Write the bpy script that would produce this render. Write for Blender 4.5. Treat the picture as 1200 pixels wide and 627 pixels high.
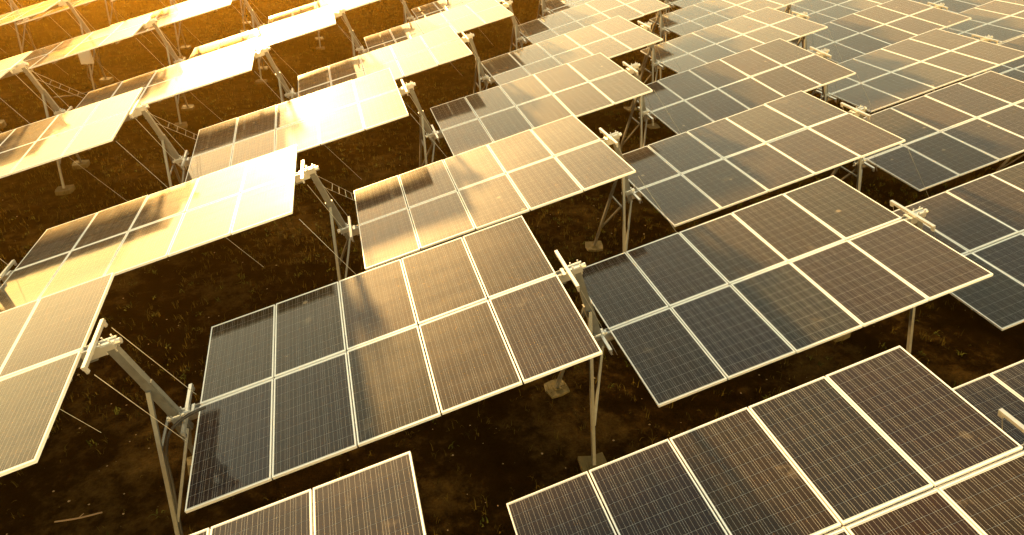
import bpy, math, random
import numpy as np
from mathutils import Matrix, Vector, noise

# ------------------------------------------------------------------ camera, sky, sun, exposure
scene = bpy.context.scene
col = scene.collection
for o in list(bpy.data.objects):
    bpy.data.objects.remove(o)

CAM_Z = 8.07
cam_data = bpy.data.cameras.new('camera')
cam_data.sensor_width = 36.0
cam_data.lens = 23.145
cam_data.clip_start = 0.05
cam_data.clip_end = 20000
cam = bpy.data.objects.new('camera', cam_data)
col.objects.link(cam)
cam.matrix_world = Matrix(((0.963479, 0.138919, -0.228934, 0.0),
                           (-0.267627, 0.528922, -0.805368, 0.0),
                           (0.009208, 0.837224, 0.546783, CAM_Z),
                           (0, 0, 0, 1)))
scene.camera = cam

SUN_EL = math.radians(8.8)
SUN_AZ = math.radians(-10.0)          # from +Y towards +X
world = bpy.data.worlds.new('World')
scene.world = world
world.use_nodes = True
wn = world.node_tree
wn.nodes.clear()
w_out = wn.nodes.new('ShaderNodeOutputWorld')
w_bg = wn.nodes.new('ShaderNodeBackground')
w_sky = wn.nodes.new('ShaderNodeTexSky')
w_sky.sky_type = 'NISHITA'
w_sky.sun_disc = False
w_sky.sun_elevation = SUN_EL
w_sky.sun_rotation = SUN_AZ
w_sky.air_density = 1.5
w_sky.dust_density = 0.2
w_sky.ozone_density = 1.0
w_bg.inputs['Strength'].default_value = 0.14
w_tint = wn.nodes.new('ShaderNodeMix')          # the evening's warm cast over the whole sky
w_tint.data_type = 'RGBA'
w_tint.blend_type = 'MULTIPLY'
w_tint.inputs[0].default_value = 1.0
w_tint.inputs[7].default_value = (1.0, 0.70, 0.41, 1)
wn.links.new(w_sky.outputs[0], w_tint.inputs[6])
wn.links.new(w_tint.outputs[2], w_bg.inputs['Color'])
wn.links.new(w_bg.outputs[0], w_out.inputs['Surface'])

sun_data = bpy.data.lights.new('sun', 'SUN')
sun_data.energy = 3.6
sun_data.angle = math.radians(2.5)
sun_data.color = (1.0, 0.60, 0.20)
sun = bpy.data.objects.new('sun', sun_data)
col.objects.link(sun)
sun_dir = Vector((math.sin(SUN_AZ) * math.cos(SUN_EL), math.cos(SUN_AZ) * math.cos(SUN_EL), math.sin(SUN_EL)))
sun.rotation_euler = sun_dir.to_track_quat('Z', 'Y').to_euler()

scene.view_settings.view_transform = 'Standard'
scene.view_settings.look = 'None'
scene.view_settings.gamma = 1.0
scene.view_settings.exposure = 2.9
scene.view_settings.use_curve_mapping = False
scene.render.engine = 'CYCLES'
scene.cycles.use_denoising = True
scene.cycles.max_bounces = 6
scene.cycles.diffuse_bounces = 3
scene.cycles.glossy_bounces = 4
scene.cycles.volume_bounces = 0
scene.cycles.sample_clamp_indirect = 20.0

random.seed(7)

# ------------------------------------------------------------------ materials
def new_mat(name):
    m = bpy.data.materials.new(name)
    m.use_nodes = True
    nt = m.node_tree
    b = nt.nodes['Principled BSDF']
    return m, nt, b

def N(nt, kind, **kw):
    n = nt.nodes.new(kind)
    for k, v in kw.items():
        if k in n.bl_rna.properties:
            setattr(n, k, v)
        else:
            n.inputs[k].default_value = v
    return n

def math_node(nt, op, a, b=None):
    n = nt.nodes.new('ShaderNodeMath')
    n.operation = op
    for k, v in enumerate((a, b)):
        if v is None:
            continue
        if hasattr(v, 'is_linked') or hasattr(v, 'links'):
            nt.links.new(v, n.inputs[k])
        else:
            n.inputs[k].default_value = v
    return n.outputs[0]

def mix_col(nt, fac, a, b, mode='MIX'):
    n = nt.nodes.new('ShaderNodeMix')
    n.data_type = 'RGBA'
    n.blend_type = mode
    for sock, v in ((n.inputs[0], fac), (n.inputs[6], a), (n.inputs[7], b)):
        if hasattr(v, 'links'):
            nt.links.new(v, sock)
        elif isinstance(v, (int, float)):
            sock.default_value = v
        else:
            sock.default_value = (*v, 1.0) if len(v) == 3 else v
    return n.outputs[2]

def ramp(nt, src, stops):
    r = nt.nodes.new('ShaderNodeValToRGB')
    els = r.color_ramp.elements
    while len(els) < len(stops):
        els.new(0.5)
    for e, (p, c) in zip(els, stops):
        e.position = p
        e.color = (*c, 1.0) if not isinstance(c, (int, float)) else (c, c, c, 1.0)
    nt.links.new(src, r.inputs[0])
    return r.outputs[0]

def glass_front(nt, b):
    """dusty front glass: a clear coat whose gloss and dust film vary over the world position"""
    geo = N(nt, 'ShaderNodeNewGeometry')
    big = N(nt, 'ShaderNodeTexNoise', Scale=0.9, Detail=5.0, Roughness=0.6)
    nt.links.new(geo.outputs['Position'], big.inputs['Vector'])
    # streaks that ran down the slope of the table (towards -X)
    mp = N(nt, 'ShaderNodeMapping')
    mp.inputs['Scale'].default_value = (0.8, 5.0, 0.8)
    nt.links.new(geo.outputs['Position'], mp.inputs['Vector'])
    st = N(nt, 'ShaderNodeTexNoise', Scale=1.0, Detail=4.0, Roughness=0.55)
    nt.links.new(mp.outputs[0], st.inputs['Vector'])
    film = math_node(nt, 'MULTIPLY', big.outputs['Fac'], st.outputs['Fac'])
    rough = nt.nodes.new('ShaderNodeMapRange')
    rough.inputs['From Min'].default_value = 0.12
    rough.inputs['From Max'].default_value = 0.42
    rough.inputs['To Min'].default_value = GLASS_R0
    rough.inputs['To Max'].default_value = GLASS_R1
    nt.links.new(film, rough.inputs['Value'])
    b.inputs['Coat Weight'].default_value = 1.0
    b.inputs['Coat IOR'].default_value = 1.34
    b.inputs['Sheen Weight'].default_value = 0.11          # fine dust, seen at grazing angles
    b.inputs['Sheen Roughness'].default_value = 0.45
    b.inputs['Sheen Tint'].default_value = (1.0, 0.82, 0.52, 1)
    nt.links.new(rough.outputs[0], b.inputs['Coat Roughness'])
    dust = nt.nodes.new('ShaderNodeMapRange')
    dust.inputs['From Min'].default_value = 0.22
    dust.inputs['From Max'].default_value = 0.45
    dust.inputs['To Min'].default_value = 0.002
    dust.inputs['To Max'].default_value = 0.02
    nt.links.new(film, dust.inputs['Value'])
    # dried puddle stains and droppings
    sp = N(nt, 'ShaderNodeTexNoise', Scale=2.3, Detail=6.0, Roughness=0.62)
    nt.links.new(geo.outputs['Position'], sp.inputs['Vector'])
    stain = nt.nodes.new('ShaderNodeMapRange')
    stain.inputs['From Min'].default_value = 0.64
    stain.inputs['From Max'].default_value = 0.74
    stain.inputs['To Min'].default_value = 0.0
    stain.inputs['To Max'].default_value = 0.22
    nt.links.new(sp.outputs['Fac'], stain.inputs['Value'])
    vo = N(nt, 'ShaderNodeTexVoronoi', Scale=1.1)
    nt.links.new(geo.outputs['Position'], vo.inputs['Vector'])
    drop = math_node(nt, 'MULTIPLY', math_node(nt, 'LESS_THAN', vo.outputs['Distance'], 0.042), 0.7)
    grime = math_node(nt, 'MAXIMUM', math_node(nt, 'ADD', dust.outputs[0], stain.outputs[0]), drop)
    # a faint roll in the rolled glass
    wob = N(nt, 'ShaderNodeTexNoise', Scale=1.6, Detail=2.0)
    nt.links.new(geo.outputs['Position'], wob.inputs['Vector'])
    bp = N(nt, 'ShaderNodeBump', Strength=0.14, Distance=0.012)
    nt.links.new(wob.outputs['Fac'], bp.inputs['Height'])
    nt.links.new(bp.outputs[0], b.inputs['Coat Normal'])
    # where the film is thicker it also scatters the low sun forward
    fs = nt.nodes.new('ShaderNodeMapRange')
    fs.inputs['From Min'].default_value = 0.14
    fs.inputs['From Max'].default_value = 0.38
    fs.inputs['To Min'].default_value = 0.035
    fs.inputs['To Max'].default_value = 0.06
    nt.links.new(film, fs.inputs['Value'])
    nt.links.new(fs.outputs[0], b.inputs['Specular IOR Level'])
    return grime

GLASS_R0, GLASS_R1 = 0.04, 0.09
DUST = (0.30, 0.23, 0.15)

def make_cell_material():
    m, nt, b = new_mat('polycrystalline_cell')
    uv = N(nt, 'ShaderNodeUVMap', uv_map='cell')
    ix = N(nt, 'ShaderNodeUVMap', uv_map='index')
    info = N(nt, 'ShaderNodeObjectInfo')
    add = N(nt, 'ShaderNodeVectorMath', operation='ADD')
    nt.links.new(ix.outputs[0], add.inputs[0])
    sc = N(nt, 'ShaderNodeVectorMath', operation='SCALE')
    nt.links.new(info.outputs['Random'], sc.inputs[0])
    sc.inputs['Scale'].default_value = 91.7
    nt.links.new(sc.outputs[0], add.inputs[1])
    wnz = N(nt, 'ShaderNodeTexWhiteNoise', noise_dimensions='3D')
    nt.links.new(add.outputs[0], wnz.inputs['Vector'])
    tint = ramp(nt, wnz.outputs['Value'], [(0.0, (0.003, 0.010, 0.016)), (0.25, (0.003, 0.004, 0.014)), (0.5, (0.008, 0.004, 0.010)), (0.75, (0.013, 0.005, 0.005)), (1.0, (0.004, 0.008, 0.008))])
    # each batch of modules has its own nitride tint (the object's colour)
    geo = N(nt, 'ShaderNodeNewGeometry')
    tint = mix_col(nt, 0.62, tint, info.outputs['Color'])
    tint = mix_col(nt, 1.0, tint, (0.5, 0.5, 0.5), 'MULTIPLY')
    # crystal grain
    vor = N(nt, 'ShaderNodeTexVoronoi', Scale=55.0)
    nt.links.new(geo.outputs['Position'], vor.inputs['Vector'])
    grain = N(nt, 'ShaderNodeMapRange')
    nt.links.new(vor.outputs['Color'], grain.inputs['Value'])
    grain.inputs['To Min'].default_value = 0.75
    grain.inputs['To Max'].default_value = 1.3
    g = N(nt, 'ShaderNodeVectorMath', operation='SCALE')
    nt.links.new(tint, g.inputs[0])
    nt.links.new(grain.outputs[0], g.inputs['Scale'])
    # three busbars
    sep = N(nt, 'ShaderNodeSeparateXYZ')
    nt.links.new(uv.outputs[0], sep.inputs[0])
    u4 = math_node(nt, 'MULTIPLY', sep.outputs[0], 3.0)
    fr = math_node(nt, 'FRACT', u4)
    d = math_node(nt, 'ABSOLUTE', math_node(nt, 'SUBTRACT', fr, 0.5))
    bus = math_node(nt, 'LESS_THAN', d, 0.021)
    c = mix_col(nt, bus, g.outputs[0], (0.30, 0.27, 0.24))
    dust = glass_front(nt, b)
    c = mix_col(nt, dust, c, DUST)
    nt.links.new(c, b.inputs['Base Color'])
    b.inputs['Roughness'].default_value = 0.54
    b.inputs['Specular Tint'].default_value = (1.0, 0.54, 0.30, 1)   # silver fingers; the low sun's orange sheen is put into their tint
    return m

def make_sheet_material():
    m, nt, b = new_mat('white_laminate_under_glass')
    dust = glass_front(nt, b)
    c = mix_col(nt, dust, (0.56, 0.54, 0.50), DUST)
    nt.links.new(c, b.inputs['Base Color'])
    b.inputs['Roughness'].default_value = 0.6
    return m

def make_metal(name, colour, rough, var=0.25, metallic=0.85):
    m, nt, b = new_mat(name)
    geo = N(nt, 'ShaderNodeNewGeometry')
    nz = N(nt, 'ShaderNodeTexNoise', Scale=14.0, Detail=5.0, Roughness=0.6)
    nt.links.new(geo.outputs['Position'], nz.inputs['Vector'])
    dark = tuple(v * (1 - var) for v in colour)
    c = mix_col(nt, nz.outputs['Fac'], dark, colour)
    nt.links.new(c, b.inputs['Base Color'])
    b.inputs['Metallic'].default_value = metallic
    mr = nt.nodes.new('ShaderNodeMapRange')
    nt.links.new(nz.outputs['Fac'], mr.inputs['Value'])
    mr.inputs['To Min'].default_value = rough - 0.1
    mr.inputs['To Max'].default_value = rough + 0.15
    nt.links.new(mr.outputs[0], b.inputs['Roughness'])
    return m

def make_plain(name, colour, rough=0.7, var=0.2, scale=6.0, bump=0.0):
    m, nt, b = new_mat(name)
    geo = N(nt, 'ShaderNodeNewGeometry')
    nz = N(nt, 'ShaderNodeTexNoise', Scale=scale, Detail=6.0, Roughness=0.65)
    nt.links.new(geo.outputs['Position'], nz.inputs['Vector'])
    c = mix_col(nt, nz.outputs['Fac'], tuple(v * (1 - var) for v in colour), tuple(min(1, v * (1 + var)) for v in colour))
    nt.links.new(c, b.inputs['Base Color'])
    b.inputs['Roughness'].default_value = rough
    if bump:
        bp = N(nt, 'ShaderNodeBump', Strength=0.6, Distance=bump)
        nt.links.new(nz.outputs['Fac'], bp.inputs['Height'])
        nt.links.new(bp.outputs[0], b.inputs['Normal'])
    return m

def make_soil():
    m, nt, b = new_mat('dry_soil')
    geo = N(nt, 'ShaderNodeNewGeometry')
    big = N(nt, 'ShaderNodeTexNoise', Scale=0.45, Detail=6.0, Roughness=0.62)
    mid = N(nt, 'ShaderNodeTexNoise', Scale=3.2, Detail=8.0, Roughness=0.7)
    fine = N(nt, 'ShaderNodeTexNoise', Scale=24.0, Detail=6.0, Roughness=0.75)
    for n in (big, mid, fine):
        nt.links.new(geo.outputs['Position'], n.inputs['Vector'])
    f = math_node(nt, 'ADD', math_node(nt, 'MULTIPLY', big.outputs['Fac'], 0.6), math_node(nt, 'MULTIPLY', mid.outputs['Fac'], 0.4))
    base = ramp(nt, f, [(0.40, (0.003, 0.002, 0.0005)), (0.50, (0.009, 0.005, 0.0015)), (0.66, (0.065, 0.038, 0.011))])
    k = N(nt, 'ShaderNodeMapRange')
    nt.links.new(fine.outputs['Fac'], k.inputs['Value'])
    k.inputs['From Min'].default_value = 0.3
    k.inputs['From Max'].default_value = 0.7
    k.inputs['To Min'].default_value = 0.55
    k.inputs['To Max'].default_value = 1.4
    s = N(nt, 'ShaderNodeVectorMath', operation='SCALE')
    nt.links.new(base, s.inputs[0])
    nt.links.new(k.outputs[0], s.inputs['Scale'])
    nt.links.new(s.outputs[0], b.inputs['Base Color'])
    b.inputs['Roughness'].default_value = 0.95
    b.inputs['Specular IOR Level'].default_value = 0.0
    h = math_node(nt, 'ADD', math_node(nt, 'MULTIPLY', mid.outputs['Fac'], 1.0), math_node(nt, 'MULTIPLY', fine.outputs['Fac'], 0.35))
    bp = N(nt, 'ShaderNodeBump', Strength=0.9, Distance=0.06)
    nt.links.new(h, bp.inputs['Height'])
    nt.links.new(bp.outputs[0], b.inputs['Normal'])
    return m

def make_grass(name, c0, c1):
    m, nt, b = new_mat(name)
    at = N(nt, 'ShaderNodeAttribute', attribute_name='shade')
    c = mix_col(nt, at.outputs['Fac'], c0, c1)
    nt.links.new(c, b.inputs['Base Color'])
    b.inputs['Roughness'].default_value = 0.9
    b.inputs['Specular IOR Level'].default_value = 0.03
    tr = N(nt, 'ShaderNodeBsdfTranslucent')
    nt.links.new(c, tr.inputs['Color'])
    mx = N(nt, 'ShaderNodeMixShader')
    mx.inputs[0].default_value = 0.25
    out = nt.nodes['Material Output']
    nt.links.new(b.outputs[0], mx.inputs[1])
    nt.links.new(tr.outputs[0], mx.inputs[2])
    nt.links.new(mx.outputs[0], out.inputs['Surface'])
    return m

M_CELL = make_cell_material()
M_SHEET = make_sheet_material()
M_BACK = make_plain('glow_tinted_backsheet', (0.80, 0.56, 0.34), 0.6, 0.08)  # white backsheet; the orange glow mirrored in the panels is put into its colour
M_FRAME = make_metal('anodised_aluminium', (0.90, 0.88, 0.84), 0.45, 0.10, 0.15)
M_STEEL = make_metal('galvanised_steel', (0.27, 0.27, 0.25), 0.48, 0.55, 0.7)
M_BRIGHT = make_metal('zinc_plated_clamp', (0.70, 0.68, 0.64), 0.38, 0.25, 0.8)
M_WIRE = make_metal('steel_wire', (0.55, 0.52, 0.46), 0.4, 0.2, 0.8)
M_CONCRETE = make_plain('concrete', (0.09, 0.065, 0.018), 0.9, 0.5, 9.0, 0.02)
M_RUBBER = make_plain('black_cable_sheath', (0.02, 0.02, 0.02), 0.5, 0.2)
M_BOXGREY = make_plain('grey_enclosure', (0.55, 0.53, 0.48), 0.5, 0.1)
M_SOIL = make_soil()
M_GRASS = make_grass('dry_grass', (0.008, 0.008, 0.0015), (0.10, 0.072, 0.016))
M_WEED = make_grass('green_weed', (0.015, 0.022, 0.004), (0.10, 0.10, 0.02))
M_TWIG = make_plain('dry_twig', (0.20, 0.13, 0.07), 0.9, 0.3)
M_STONE = make_plain('field_stone', (0.22, 0.15, 0.08), 0.9, 0.3)

# ------------------------------------------------------------------ mesh helpers
class MB:
    def __init__(self):
        self.v, self.f, self.mi = [], [], []

    def face(self, pts, mi=0):
        k = len(self.v)
        self.v.extend(tuple(p) for p in pts)
        self.f.append(tuple(range(k, k + len(pts))))
        self.mi.append(mi)

    def hexa(self, c, mi=0):
        k = len(self.v)
        self.v.extend(tuple(p) for p in c)
        for q in ((0, 3, 2, 1), (4, 5, 6, 7), (0, 1, 5, 4), (1, 2, 6, 5), (2, 3, 7, 6), (3, 0, 4, 7)):
            self.f.append(tuple(k + i for i in q))
            self.mi.append(mi)

    def box(self, x0, x1, y0, y1, z0, z1, mi=0):
        self.hexa([(x0, y0, z0), (x1, y0, z0), (x1, y1, z0), (x0, y1, z0), (x0, y0, z1), (x1, y0, z1), (x1, y1, z1), (x0, y1, z1)], mi)

    def bar(self, a, b, w, h=None, up=(0, 0, 1), mi=0):
        h = h or w
        a, b = Vector(a), Vector(b)
        d = (b - a).normalized()
        s = d.cross(Vector(up))
        if s.length < 1e-4:
            s = d.cross(Vector((0, 1, 0)))
        s.normalize()
        t = s.cross(d)
        s, t = s * w / 2, t * h / 2
        self.hexa([a - s - t, a + s - t, b + s - t, b - s - t, a - s + t, a + s + t, b + s + t, b - s + t], mi)

    def tube(self, pts, r, n=8, cap=True, mi=0):
        pts = [Vector(p) for p in pts]
        rings = []
        for i, p in enumerate(pts):
            d = (pts[min(i + 1, len(pts) - 1)] - pts[max(i - 1, 0)]).normalized()
            s = d.cross(Vector((0, 0, 1)))
            if s.length < 1e-3:
                s = d.cross(Vector((0, 1, 0)))
            s.normalize()
            t = s.cross(d)
            k = len(self.v)
            for q in range(n):
                an = 2 * math.pi * q / n
                self.v.append(tuple(p + s * (r * math.cos(an)) + t * (r * math.sin(an))))
            rings.append(k)
        for a, b in zip(rings, rings[1:]):
            for q in range(n):
                self.f.append((a + q, b + q, b + (q + 1) % n, a + (q + 1) % n))
                self.mi.append(mi)
        if cap:
            self.f.append(tuple(rings[0] + q for q in range(n)))
            self.f.append(tuple(rings[-1] + q for q in reversed(range(n))))
            self.mi += [mi, mi]

    def mesh(self, name, mats, smooth=False):
        me = bpy.data.meshes.new(name)
        me.from_pydata(self.v, [], self.f)
        for m in (mats if isinstance(mats, (list, tuple)) else [mats]):
            me.materials.append(m)
        me.polygons.foreach_set('material_index', self.mi)
        if smooth:
            me.polygons.foreach_set('use_smooth', [True] * len(self.f))
        me.update()
        return me

def obj(name, data, parent=None, matrix=None):
    o = bpy.data.objects.new(name, data)
    col.objects.link(o)
    if parent is not None:
        o.parent = parent
    if matrix is not None:
        o.matrix_local = matrix
    return o

def tag(o, label, cat, group=None):
    o['label'] = label
    o['category'] = cat
    if group:
        o['group'] = group

def T3(x, y, z):
    return Matrix.Translation((x, y, z))

# ------------------------------------------------------------------ ground
def axis(lo, hi, step, far):
    a = list(np.arange(lo, hi + 1e-6, step))
    s, x = step, hi
    while x < far:
        s *= 1.5
        x += s
        a.append(x)
    s, x = step, lo
    pre = []
    while x > -far:
        s *= 1.5
        x -= s
        pre.append(x)
    return pre[::-1] + a

def ground_z(x, y):
    p = Vector((x * 0.22, y * 0.22, 3.1))
    z = noise.noise(p) * 0.06 + noise.noise(p * 5.3) * 0.018
    z += noise.noise(p * 16.0) * 0.012
    if x < -3 and y > 14:
        z -= 0.16 * min(1, (-3 - x) / 8) * min(1, (y - 14) / 6)
    return z

gx = axis(-26, 34, 0.22, 4000)
gy = axis(-2, 60, 0.22, 4000)
verts = []
for y in gy:
    for x in gx:
        near = -40 < x < 50 and -10 < y < 80
        verts.append((x, y, ground_z(x, y) if near else 0.0))
nx = len(gx)
faces = [(j * nx + i, j * nx + i + 1, (j + 1) * nx + i + 1, (j + 1) * nx + i) for j in range(len(gy) - 1) for i in range(nx - 1)]
me = bpy.data.meshes.new('ground')
me.from_pydata(verts, [], faces)
me.materials.append(M_SOIL)
me.polygons.foreach_set('use_smooth', [True] * len(faces))
g = obj('ground', me)
g['kind'] = 'structure'
g['label'] = 'dark brown bare soil under the solar tables'

# ------------------------------------------------------------------ shared meshes of a table
MW, ML = 0.984, 1.638          # module width (along the row axis) and length
PITCH = 1.004
YC = 0.840                     # module centre, across
CELL = 0.1562
CPX, CPY = 0.1580, 0.1582      # cell pitch

def uv_fill(me, per_face):
    """two uv maps: position inside the cell, and the cell's index"""
    a = me.uv_layers.new(name='cell')
    b = me.uv_layers.new(name='index')
    k = 0
    for p in me.polygons:
        for li, q in zip(p.loop_indices, ((0, 0), (1, 0), (1, 1), (0, 1))):
            a.data[li].uv = q
            b.data[li].uv = per_face[p.index]

def cell_mesh(single):
    mb = MB()
    idx = []
    h = CELL / 2
    c = 0.0035   # clipped corners
    for j in range(1 if single else 10):
        for i in range(1 if single else 6):
            x = 0 if single else (i - 2.5) * CPX
            y = 0 if single else (j - 4.5) * CPY
            mb.face([(x - h, y - h, 0), (x + h, y - h, 0), (x + h, y + h, 0), (x - h, y + h, 0)])
            idx.append((i + 0.5, j + 0.5))
    me = mb.mesh('cell' if single else 'cell_sheet', M_CELL)
    uv_fill(me, idx)
    return me

ME_CELL = cell_mesh(True)
ME_CELLS = cell_mesh(False)

mb = MB()
x0, y0 = MW / 2 - 0.006, ML / 2 - 0.006
mb.box(-x0, x0, -y0, y0, -0.008, -0.0022)
me_lam = mb.mesh('module', [M_SHEET, M_BACK])
me_lam.polygons[0].material_index = 1
ME_LAM = me_lam

def frame_mesh():
    mb = MB()
    fw, d = 0.013, 0.038
    X, Y = MW / 2, ML / 2
    mb.box(-X, X, -Y, -Y + fw, -d, 0)
    mb.box(-X, X, Y - fw, Y, -d, 0)
    mb.box(-X, -X + fw, -Y + fw, Y - fw, -d, -0.0004)
    mb.box(X - fw, X, -Y + fw, Y - fw, -d, -0.0004)
    # return lip underneath
    mb.box(-X + fw, X - fw, -Y + fw, -Y + 0.03, -d, -d + 0.003)
    mb.box(-X + fw, X - fw, Y - 0.03, Y - fw, -d, -d + 0.003)
    return mb.mesh('frame', M_FRAME)
ME_FRAME = frame_mesh()

mb = MB()
mb.box(-2.60, 2.60, -0.05, 0.05, -0.18, -0.085)
ME_TUBE = mb.mesh('torque_tube', M_STEEL)
mb = MB()
mb.tube([(-2.86, 0, -0.045), (2.80, 0, -0.045)], 0.016, 8)
ME_ROD = mb.mesh('axle_rod', M_BRIGHT)
mb = MB()
mb.box(-2.46, 2.46, -0.02, 0.02, -0.084, -0.0395)
ME_RAIL = mb.mesh('rail', M_STEEL)
mb = MB()
mb.box(-0.03, 0.03, -1.35, 1.35, -0.145, -0.0845)
ME_CROSS = mb.mesh('cross_beam', M_STEEL)
mb = MB()
mb.box(-0.022, 0.022, -0.45, 0.45, -0.004, 0.04)
mb.box(-0.012, 0.012, -0.452, -0.40, -0.06, -0.0042)
mb.box(-0.012, 0.012, 0.40, 0.452, -0.06, -0.0042)
ME_ARM = mb.mesh('drive_arm', M_BRIGHT)
mb = MB()
mb.box(-0.13, 0.13, -0.055, -0.0505, -0.15, -0.01)
mb.box(-0.13, 0.13, 0.0505, 0.055, -0.15, -0.01)
mb.box(-0.02, 0.02, -0.08, 0.08, -0.075, -0.005)
ME_FORK = mb.mesh('end_fork', M_BRIGHT)

BASIS = Matrix(((0.96842, 0.002, -0.24931), (0.0, 0.99997, 0.00802), (0.24932, -0.00777, 0.96839)))

def rot(axis_, a):
    return Matrix.Rotation(a, 3, axis_)

HUES = {'navy': (0.003, 0.008, 0.026), 'teal': (0.003, 0.016, 0.022), 'plum': (0.013, 0.005, 0.012), 'bronze': (0.024, 0.012, 0.004),
        'rust': (0.030, 0.008, 0.003), 'olive': (0.011, 0.012, 0.005), 'slate': (0.006, 0.007, 0.012)}
SET_HUE = {(0, 0): {(0, 1): 'navy', (1, 1): 'slate', (2, 1): 'olive', (3, 0): 'bronze', (3, 1): 'bronze', (4, 0): 'bronze', (4, 1): 'plum', (0, 0): 'olive', (1, 0): 'olive', (2, 0): 'rust'},
           (1, 0): {(0, 1): 'slate', (1, 1): 'navy', (2, 1): 'teal', (3, 1): 'plum', (4, 1): 'plum', (0, 0): 'slate', (1, 0): 'plum', (2, 0): 'bronze', (3, 0): 'bronze', (4, 0): 'olive'},
           (1, -1): {(0, 0): 'plum', (1, 0): 'plum', (2, 0): 'bronze', (3, 0): 'slate', (4, 0): 'plum'},
           (2, 0): {(0, 1): 'teal', (1, 1): 'navy', (1, 0): 'plum', (2, 0): 'plum'}}
hue_rng = random.Random(23)

def make_table(c, roll, yaw, label, group, single_cells=(), hues=None):
    base = (c[0], c[1], c[2])
    t = obj('solar_table', None)
    R = (BASIS @ rot('Y', yaw) @ rot('X', roll)).to_4x4()
    t.matrix_world = Matrix.Translation(base) @ R
    t.empty_display_size = 0.3
    tag(t, label, 'solar table', group)
    for jj, sy in ((0, 1), (1, -1)):
        for i in range(5):
            jit = rot('X', random.gauss(0, 0.0035)) @ rot('Y', random.gauss(0, 0.0035))
            mod = obj('module', ME_LAM, t, Matrix.Translation(((i - 2) * PITCH, sy * YC, random.uniform(-0.0015, 0.0015))) @ jit.to_4x4())
            obj('frame', ME_FRAME, mod)
            pick = hue_rng.choice(('navy', 'plum', 'plum', 'bronze', 'rust', 'olive', 'slate') if c[1] < 14 else ('plum', 'bronze', 'rust', 'olive', 'bronze'))
            hue = (*HUES[(hues or {}).get((i, jj), pick)], 1.0)
            if (i, jj) in single_cells:
                for b in range(10):
                    for a in range(6):
                        obj('cell', ME_CELL, mod, T3((a - 2.5) * CPX, (b - 4.5) * CPY, -0.0012)).color = hue
            else:
                s = obj('cell_sheet', ME_CELLS, mod, T3(0, 0, -0.0012))
                s['kind'] = 'stuff'
                s.color = hue
    obj('torque_tube', ME_TUBE, t)
    obj('axle_rod', ME_ROD, t)
    for y in (-1.27, -0.42, 0.42, 1.27):
        obj('rail', ME_RAIL, t, T3(0, y, 0))
    for x in (-1.9, 0, 1.9):
        obj('cross_beam', ME_CROSS, t, T3(x, 0, 0))
    for s in (-1, 1):
        obj('drive_arm', ME_ARM, t, T3(s * 2.66, 0, 0))
        obj('end_fork', ME_FORK, t, T3(s * 2.60, 0, 0))
    return t

# ------------------------------------------------------------------ shared meshes of a support (local origin on the ground)
HI = Vector((-0.17, 0, 3.10))
LO = Vector((0.24, 0, 1.86))
BOT = Vector((0.33, 0, 1.60))
APEX = HI.lerp(BOT, 0.46)

mb = MB()
mb.bar(HI + (HI - BOT).normalized() * 0.04, BOT, 0.10, 0.10, up=(0, 1, 0))
ME_BEAM = mb.mesh('beam', M_STEEL)
mb = MB()
# overlapping sleeve that clamps the legs to the beam
d = (BOT - HI).normalized()
mb.bar(APEX - d * 0.05, APEX + d * 0.62, 0.135, 0.07, up=(0, 1, 0))
ME_SLEEVE = mb.mesh('sleeve', M_STEEL)

def leg_mesh(s):
    mb = MB()
    mb.bar(APEX + Vector((0, s * 0.078, -0.03)), Vector((0.0, s * 0.88, 0.05)), 0.055, 0.05, up=(1, 0, 0))
    return mb.mesh('leg', M_STEEL)
ME_LEG = {s: leg_mesh(s) for s in (-1, 1)}

def strut_mesh(s):
    mb = MB()
    mb.bar(BOT + Vector((0, s * 0.055, 0.06)), Vector((0.04, s * 0.66, 0.66)), 0.035, 0.035, up=(1, 0, 0))
    return mb.mesh('strut', M_STEEL)
ME_STRUT = {s: strut_mesh(s) for s in (-1, 1)}
mb = MB()
mb.bar((0.045, -0.30, 1.62), (0.045, 0.30, 1.62), 0.03, 0.03)
ME_TIE = mb.mesh('cross_tie', M_STEEL)

def footing_mesh(seed):
    r = random.Random(seed)
    mb = MB()
    lo, hi = [], []
    n = 8
    for k in range(n):
        a = math.pi / 4 + k * math.pi / 4
        rad = (0.26 if k % 2 == 0 else 0.20) * r.uniform(0.88, 1.1)
        lo.append((rad * 1.05 * math.cos(a), rad * 1.05 * math.sin(a), -0.12))
        hi.append((rad * math.cos(a), rad * math.sin(a), 0.05 + r.uniform(-0.012, 0.012)))
    k = len(mb.v)
    mb.v += lo + hi + [(0, 0, 0.04)]
    for q in range(n):
        mb.f.append((q, (q + 1) % n, n + (q + 1) % n, n + q)); mb.mi.append(0)
        mb.f.append((n + q, n + (q + 1) % n, 2 * n)); mb.mi.append(0)
    mb.box(-0.07, 0.07, -0.07, 0.07, 0.03, 0.055, 0)
    return mb.mesh('footing', M_CONCRETE)
ME_FOOT = [footing_mesh(k) for k in range(5)]

def bearing_mesh():
    mb = MB()
    mb.box(-0.075, 0.075, -0.07, 0.07, -0.04, 0.035)
    mb.tube([(-0.10, -0.045, 0.045), (0.10, -0.045, 0.045)], 0.012, 6)
    mb.tube([(-0.10, 0.045, 0.045), (0.10, 0.045, 0.045)], 0.012, 6)
    for sx in (-1, 1):
        for sy in (-1, 1):
            mb.tube([(sx * 0.055, sy * 0.055, -0.09), (sx * 0.055, sy * 0.055, 0.085)], 0.010, 6)
    mb.tube([(-0.14, 0, 0.0), (0.14, 0, 0.0)], 0.038, 10)
    return mb.mesh('bearing', M_BRIGHT)
ME_BEARING = bearing_mesh()

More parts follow.
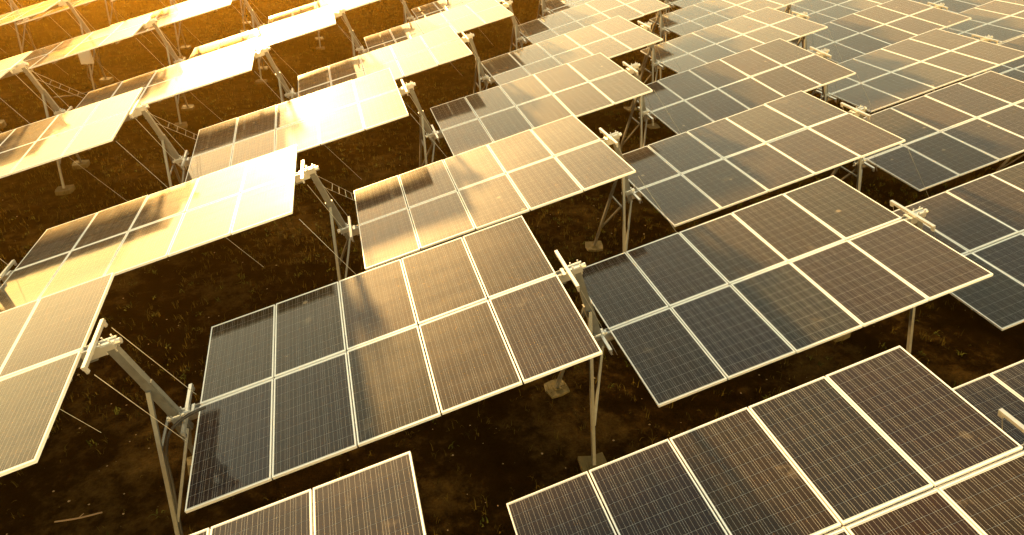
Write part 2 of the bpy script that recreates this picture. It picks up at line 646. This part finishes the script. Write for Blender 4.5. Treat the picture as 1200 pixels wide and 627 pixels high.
def cable_mesh(s):
    mb = MB()
    a = Vector((-0.25, s * 0.43, 3.04))
    b = Vector((0.40, s * 0.43, 1.78))
    mb.tube([a, b], 0.004, 5)
    return mb.mesh('drive_cable', M_WIRE)
ME_CABLE = {s: cable_mesh(s) for s in (-1, 1)}

def ladder_mesh():
    mb = MB()
    a0, a1 = Vector((-0.10, 0.06, 2.98)), Vector((0.62, 1.50, 1.75))
    b0, b1 = Vector((-0.16, -0.07, 2.90)), Vector((0.66, 1.22, 1.72))
    mb.tube([a0, a1], 0.004, 5)
    mb.tube([b0, b1], 0.004, 5)
    for t in (0.35, 0.5, 0.65, 0.8, 0.93):
        mb.tube([a0.lerp(a1, t), b0.lerp(b1, t)], 0.0035, 4)
    return mb.mesh('wire_ladder', M_WIRE)
ME_LADDER = ladder_mesh()

def stay_mesh():
    mb = MB()
    mb.tube([(-0.40, -1.62, 3.02), (0.9, -2.0, 1.2), (1.9, -2.25, 0.0)], 0.003, 4)
    return mb.mesh('stay_wire', M_WIRE)
ME_STAY = stay_mesh()

TILT4 = BASIS.to_4x4()

def make_support(x, y, z, label, group, ladder=True, stay=True):
    t = obj('tracker_support', None, None, T3(x, y, z))
    t.empty_display_size = 0.3
    tag(t, label, 'support', group)
    obj('beam', ME_BEAM, t)
    obj('sleeve', ME_SLEEVE, t)
    for s in (-1, 1):
        obj('leg', ME_LEG[s], t)
        obj('strut', ME_STRUT[s], t)
        obj('footing', random.choice(ME_FOOT), t, T3(0, s * 0.88, 0) @ Matrix.Rotation(random.uniform(-0.25, 0.25), 4, 'Z'))
        obj('drive_cable', ME_CABLE[s], t)
    obj('cross_tie', ME_TIE, t)
    obj('bearing', ME_BEARING, t, T3(HI.x, 0, HI.z + 0.01) @ TILT4)
    obj('bearing', ME_BEARING, t, T3(LO.x + 0.02, 0, LO.z - 0.02) @ TILT4)
    if ladder:
        obj('wire_ladder', ME_LADDER, t)
    if stay:
        obj('stay_wire', ME_STAY, t)
    return t

# ------------------------------------------------------------------ the field: lattice of tables, tilted-axis rows
O0 = (0.229, 7.086)
A = (5.841, 0.107)
B = (2.377, 4.262)
H = 2.45
fitted = {
    (0, -1): (-2.166, 2.840, 2.450, -0.0000, 0.0042),
    (1, -1): (3.676, 2.920, 2.453, -0.0089, -0.0029),
    (-1, 0): (-5.566, 6.876, 2.484, 0.0055, -0.0090),
    (0, 0): (0.215, 7.065, 2.449, 0.0273, 0.0015),
    (1, 0): (5.979, 7.105, 2.494, -0.0027, 0.0014),
    (2, 0): (11.963, 7.348, 2.395, 0.0153, -0.0028),
    (-1, 1): (-3.236, 11.352, 2.397, -0.0585, -0.0008),
    (0, 1): (2.589, 11.316, 2.478, -0.0367, 0.0001),
    (1, 1): (8.413, 11.391, 2.481, -0.0114, -0.0014),
    (2, 1): (14.508, 11.738, 2.368, 0.0205, -0.0054),
    (-2, 2): (-6.705, 15.539, 2.399, 0.0089, 0.0002),
    (-1, 2): (-0.864, 15.549, 2.439, 0.0282, 0.0056),
    (0, 2): (4.982, 15.638, 2.474, 0.0152, 0.0126),
    (1, 2): (10.775, 15.695, 2.460, 0.0299, -0.0003),
    (2, 2): (16.548, 15.735, 2.490, -0.0223, -0.0019),
    (-2, 3): (-4.272, 19.523, 2.465, 0.0024, -0.0012),
}
# tables in view, row by row from the front (first column index, last column index), then one more on each end out of frame
ROWS = {-1: (0, 2), 0: (-1, 2), 1: (-1, 3), 2: (-2, 3), 3: (-3, 4), 4: (-3, 4), 5: (-4, 2), 6: (-5, -1), 7: (-5, -4)}
EXTRA = {-1: [], 0: [3], 1: [-2], 2: [-3, 4], 3: [-4], 4: [-5, -4, 5], 5: [-6, -5, 3, 4], 6: [-7, -6, 0, 1, 2], 7: [-7, -6, -3, -2, -1], 8: [-7, -6, -5, -4, -3, -2], 9: [-8, -7, -6, -5, -4, -3]}
ORD = ['first', 'second', 'third', 'fourth', 'fifth', 'sixth', 'seventh', 'eighth', 'ninth', 'tenth']
ROWNAME = {-1: 'front row', 0: 'second row', 1: 'third row', 2: 'fourth row', 3: 'fifth row', 4: 'sixth row', 5: 'seventh row', 6: 'eighth row', 7: 'ninth row', 8: 'tenth row', 9: 'eleventh row'}

def table_place(i, j):
    if (i, j) in fitted:
        return fitted[(i, j)]
    r = random.Random(i * 131 + j * 17)
    return (O0[0] + i * A[0] + j * B[0], O0[1] + i * A[1] + j * B[1], H + r.uniform(-0.02, 0.02), r.uniform(-0.02, 0.02), 0.0)

SINGLE = {
    (1, -1): [(0, 0), (1, 0), (2, 0), (3, 0), (4, 0)],
    (0, -1): [(3, 0), (4, 0)],
    (2, -1): [(0, 0), (1, 0)],
    (0, 0): [(0, 1), (1, 1), (2, 1), (3, 1), (4, 1)],
}

all_tables = []
for j in range(-1, 10):
    vis = list(range(ROWS[j][0], ROWS[j][1] + 1)) if j in ROWS else []
    for i in vis + EXTRA.get(j, []):
        all_tables.append((i, j, vis.index(i) if i in vis else None))

for i, j, k in all_tables:
    x, y, z, roll, yaw = table_place(i, j)
    if k is None:
        lo = ROWS[j][0] if j in ROWS else 99
        if j in ROWS:
            side = ('left' if i < ROWS[j][0] else 'right')
            n = abs(i - (ROWS[j][0] if side == 'left' else ROWS[j][1]))
            lab = 'solar table outside the frame, %s past the %s end of the %s' % (ORD[n - 1], side, ROWNAME[j])
        else:
            lab = 'solar table beyond the frame, %s in the %s' % (ORD[EXTRA[j].index(i)], ROWNAME[j])
    else:
        lab = 'solar table of ten panels, %s from the left in the %s' % (ORD[k], ROWNAME[j] if j < 0 else ROWNAME[j] + ' from the front')
    make_table((x, y, z), roll, yaw, lab, 'solar tables in stepped rows', SINGLE.get((i, j), ()), SET_HUE.get((i, j)))

for i, j, k in all_tables:
    if k is None and not (i == ROWS.get(j, (99,))[0] - 1):
        continue
    x, y, z, roll, yaw = table_place(i, j)
    if k is None:
        lab = 'galvanised support under the low end of the leftmost table in the %s' % ROWNAME[j]
    else:
        lab = 'galvanised support at the high end of the %s table from the left, %s' % (ORD[k], ROWNAME[j])
    make_support(x + 2.88, y, z - H, lab, 'supports between the solar tables', ladder=(i, j) in ((-1, 1), (-2, 2), (-3, 3)), stay=j >= 1)

print('objects', len(bpy.data.objects))

# ------------------------------------------------------------------ things on and around the supports
def support_at(i, j):
    x, y, z, _, _ = table_place(i, j)
    return Vector((x + 2.88, y, z - H))

def smooth_path(pts, n=8):
    pts = [Vector(p) for p in pts]
    out = []
    for k in range(len(pts) - 1):
        p0, p1, p2, p3 = pts[max(k - 1, 0)], pts[k], pts[k + 1], pts[min(k + 2, len(pts) - 1)]
        for q in range(n):
            t = q / n
            out.append(0.5 * ((2 * p1) + (p2 - p0) * t + (2 * p0 - 5 * p1 + 4 * p2 - p3) * t * t + (3 * p1 - p0 - 3 * p2 + p3) * t ** 3))
    out.append(pts[-1])
    return out

mb = MB()
mb.tube(smooth_path([(0.62, -0.10, 2.00), (0.38, -0.12, 1.92), (0.16, -0.18, 1.76), (0.05, -0.26, 1.45), (0.055, -0.42, 1.10), (0.05, -0.62, 0.70), (0.06, -0.86, 0.14), (0.20, -1.0, 0.05)]), 0.021, 8)
o = obj('black_cable', mb.mesh('black_cable', M_RUBBER, True), None, Matrix.Translation(support_at(-1, 0)))
tag(o, 'thick black cable looping down the support beside the bare soil at lower left', 'cable')

# grey combiner box on a support among the far left rows
box = obj('combiner_box', None, None, Matrix.Translation(support_at(-4, 5) + Vector((0.02, -0.60, 1.30))))
tag(box, 'small pale grey electrical box fixed to a support leg in the seventh row', 'electrical box')
mb = MB(); mb.box(-0.20, 0.20, -0.10, 0.02, -0.25, 0.25)
obj('body', mb.mesh('body', M_BOXGREY), box)
mb = MB(); mb.box(-0.18, 0.18, -0.125, -0.101, -0.23, 0.23)
obj('lid', mb.mesh('lid', M_BOXGREY), box)
mb = MB()
for x in (-0.1, 0.0, 0.1):
    mb.tube([(x, -0.04, -0.25), (x, -0.04, -0.31)], 0.022, 6)
obj('cable_gland', mb.mesh('cable_gland', M_RUBBER), box)
mb = MB(); mb.box(0.145, 0.165, -0.135, -0.1255, -0.04, 0.04)
obj('latch', mb.mesh('latch', M_BRIGHT), box)
mb = MB()
mb.tube(smooth_path([(0.0, -0.64, 1.02), (-0.1, -0.66, 0.6), (0.05, -0.75, 0.2), (-0.5, -1.0, 0.06), (-1.3, -1.1, 0.05)]), 0.025, 6)
o = obj('black_cable', mb.mesh('black_cable', M_RUBBER, True), None, Matrix.Translation(support_at(-4, 5)))
tag(o, 'black cable running down from the grey electrical box to the ground', 'cable')

def twig(pts, r, label):
    mb = MB()
    p = smooth_path([(x, y, ground_z(x, y) + r * 0.8) for x, y in pts], 4)
    mb.tube(p, r, 5)
    side = p[len(p) // 2]
    mb.tube([side, side + Vector((0.07, 0.05, 0.02))], r * 0.6, 4)
    o = obj('twig', mb.mesh('twig', M_TWIG))
    tag(o, label, 'twig')
twig([(-3.62, 6.25), (-3.55, 6.08), (-3.46, 5.93), (-3.40, 5.75)], 0.012, 'pale dry twig lying on the bare soil at lower left')
twig([(-4.55, 7.25), (-4.25, 7.22), (-3.95, 7.25)], 0.012, 'long straight dry twig on the soil beside the inclined support beam')

# ------------------------------------------------------------------ ground cover
rng = np.random.default_rng(11)

def scatter_mesh(name, pos, mat, blades, hmin, hmax, wid, lean):
    """tufts of tapered, bent blades as one mesh; pos: (n, 3)"""
    n = len(pos) * blades
    base = np.repeat(pos, blades, axis=0)
    base[:, :2] += rng.normal(0, 0.035, (n, 2))
    az = rng.uniform(0, 2 * math.pi, n)
    h = rng.uniform(hmin, hmax, n)
    ln = rng.uniform(0.3, 1.0, n) * lean
    d = np.stack([np.cos(az), np.sin(az), np.zeros(n)], 1)
    s = np.stack([-np.sin(az), np.cos(az), np.zeros(n)], 1) * (wid * rng.uniform(0.6, 1.3, n))[:, None]
    up = np.array([0, 0, 1.0])
    mid = base + d * (ln * h * 0.35)[:, None] + up * (h * 0.6)[:, None]
    tip = base + d * (ln * h)[:, None] + up * (h * np.clip(1.05 - ln * 0.5, 0.25, 1))[:, None]
    V = np.stack([base - s, base + s, mid + s * 0.7, mid - s * 0.7, tip], 1).reshape(-1, 3)
    k = np.arange(n) * 5
    quads = np.stack([k, k + 1, k + 2, k + 3], 1)
    tris = np.stack([k + 3, k + 2, k + 4], 1)
    me = bpy.data.meshes.new(name)
    nl = n * 7
    me.vertices.add(len(V)); me.vertices.foreach_set('co', V.ravel())
    me.loops.add(nl)
    li = np.concatenate([quads.ravel(), tris.ravel()])
    me.loops.foreach_set('vertex_index', li)
    me.polygons.add(2 * n)
    ls = np.concatenate([np.arange(n) * 4, 4 * n + np.arange(n) * 3])
    me.polygons.foreach_set('loop_start', ls)
    me.update(calc_edges=True)
    at = me.attributes.new('shade', 'FLOAT', 'POINT')
    at.data.foreach_set('value', np.repeat(rng.uniform(0, 1, n) ** 1.3, 5))
    me.materials.append(mat)
    o = obj(name, me)
    o['kind'] = 'stuff'
    return o

def cover(n, dens):
    out = []
    while len(out) < n:
        x, y = rng.uniform(-24, 30), rng.uniform(0.5, 52)
        # wedge the lens sees, with a margin
        if abs(x - 0.28 * y) > 0.92 * y + 3.5:
            continue
        if rng.uniform() < dens(x, y):
            out.append((x, y, ground_z(x, y) - 0.005))
    return np.array(out)

def grassy(x, y):
    v = noise.noise(Vector((x * 0.35, y * 0.35, 9.0))) * 0.5 + 0.5 + 0.35 * noise.noise(Vector((x * 1.4, y * 1.4, 2.0)))
    far = min(1.0, max(0.0, (y - 7.5) / 6.0))
    bare = 0.04 if (x < -1.5 and y < 9.5) else 0.30
    return max(0.0, min(1.0, v * (bare + (1 - bare) * far)))

o = scatter_mesh('dry_grass', cover(40000, grassy), M_GRASS, 6, 0.05, 0.20, 0.005, 0.9)
o['label'] = 'short dry grass scattered over the soil'
o = scatter_mesh('weeds', cover(7000, lambda x, y: grassy(x + 40, y) * 0.8), M_WEED, 7, 0.03, 0.12, 0.012, 1.3)
o['label'] = 'low leafy weeds growing in patches between the tables'
o = scatter_mesh('leaf_litter', cover(9000, lambda x, y: 0.5), M_GRASS, 2, 0.02, 0.06, 0.007, 2.6)
o['label'] = 'fallen dry leaves and straw littering the soil'

mb = MB()
for x, y, z in cover(2600, lambda x, y: 0.9 if y < 12 else 0.25):
    r = rng.uniform(0.008, 0.03)
    k = len(mb.v)
    a0 = rng.uniform(0, 6.28)
    for q in range(5):
        a = a0 + q * 1.2566
        mb.v.append((x + r * math.cos(a) * rng.uniform(0.7, 1.2), y + r * math.sin(a) * rng.uniform(0.7, 1.2), z))
    mb.v.append((x + rng.uniform(-.3, .3) * r, y, z + r * rng.uniform(0.5, 0.9)))
    for q in range(5):
        mb.f.append((k + q, k + (q + 1) % 5, k + 5)); mb.mi.append(0)
o = obj('gravel', mb.mesh('gravel', M_STONE))
o['kind'] = 'stuff'
o['label'] = 'small stones and clods scattered on the soil'

# ------------------------------------------------------------------ haze between the rows
mb = MB()
mb.box(-70, 90, -12, 130, -1.6, 8.9)
HAZE = bpy.data.materials.new('warm_haze')
HAZE.use_nodes = True
hn = HAZE.node_tree
hn.nodes.remove(hn.nodes['Principled BSDF'])
pv = hn.nodes.new('ShaderNodeVolumePrincipled')
pv.inputs['Color'].default_value = (1.0, 0.54, 0.05, 1)
pv.inputs['Density'].default_value = 0.0012
pv.inputs['Anisotropy'].default_value = 0.9
hn.links.new(pv.outputs[0], hn.nodes['Material Output'].inputs['Volume'])
hz = obj('haze', mb.mesh('haze', HAZE))
hz['kind'] = 'stuff'
hz['label'] = 'golden evening haze over the whole field'
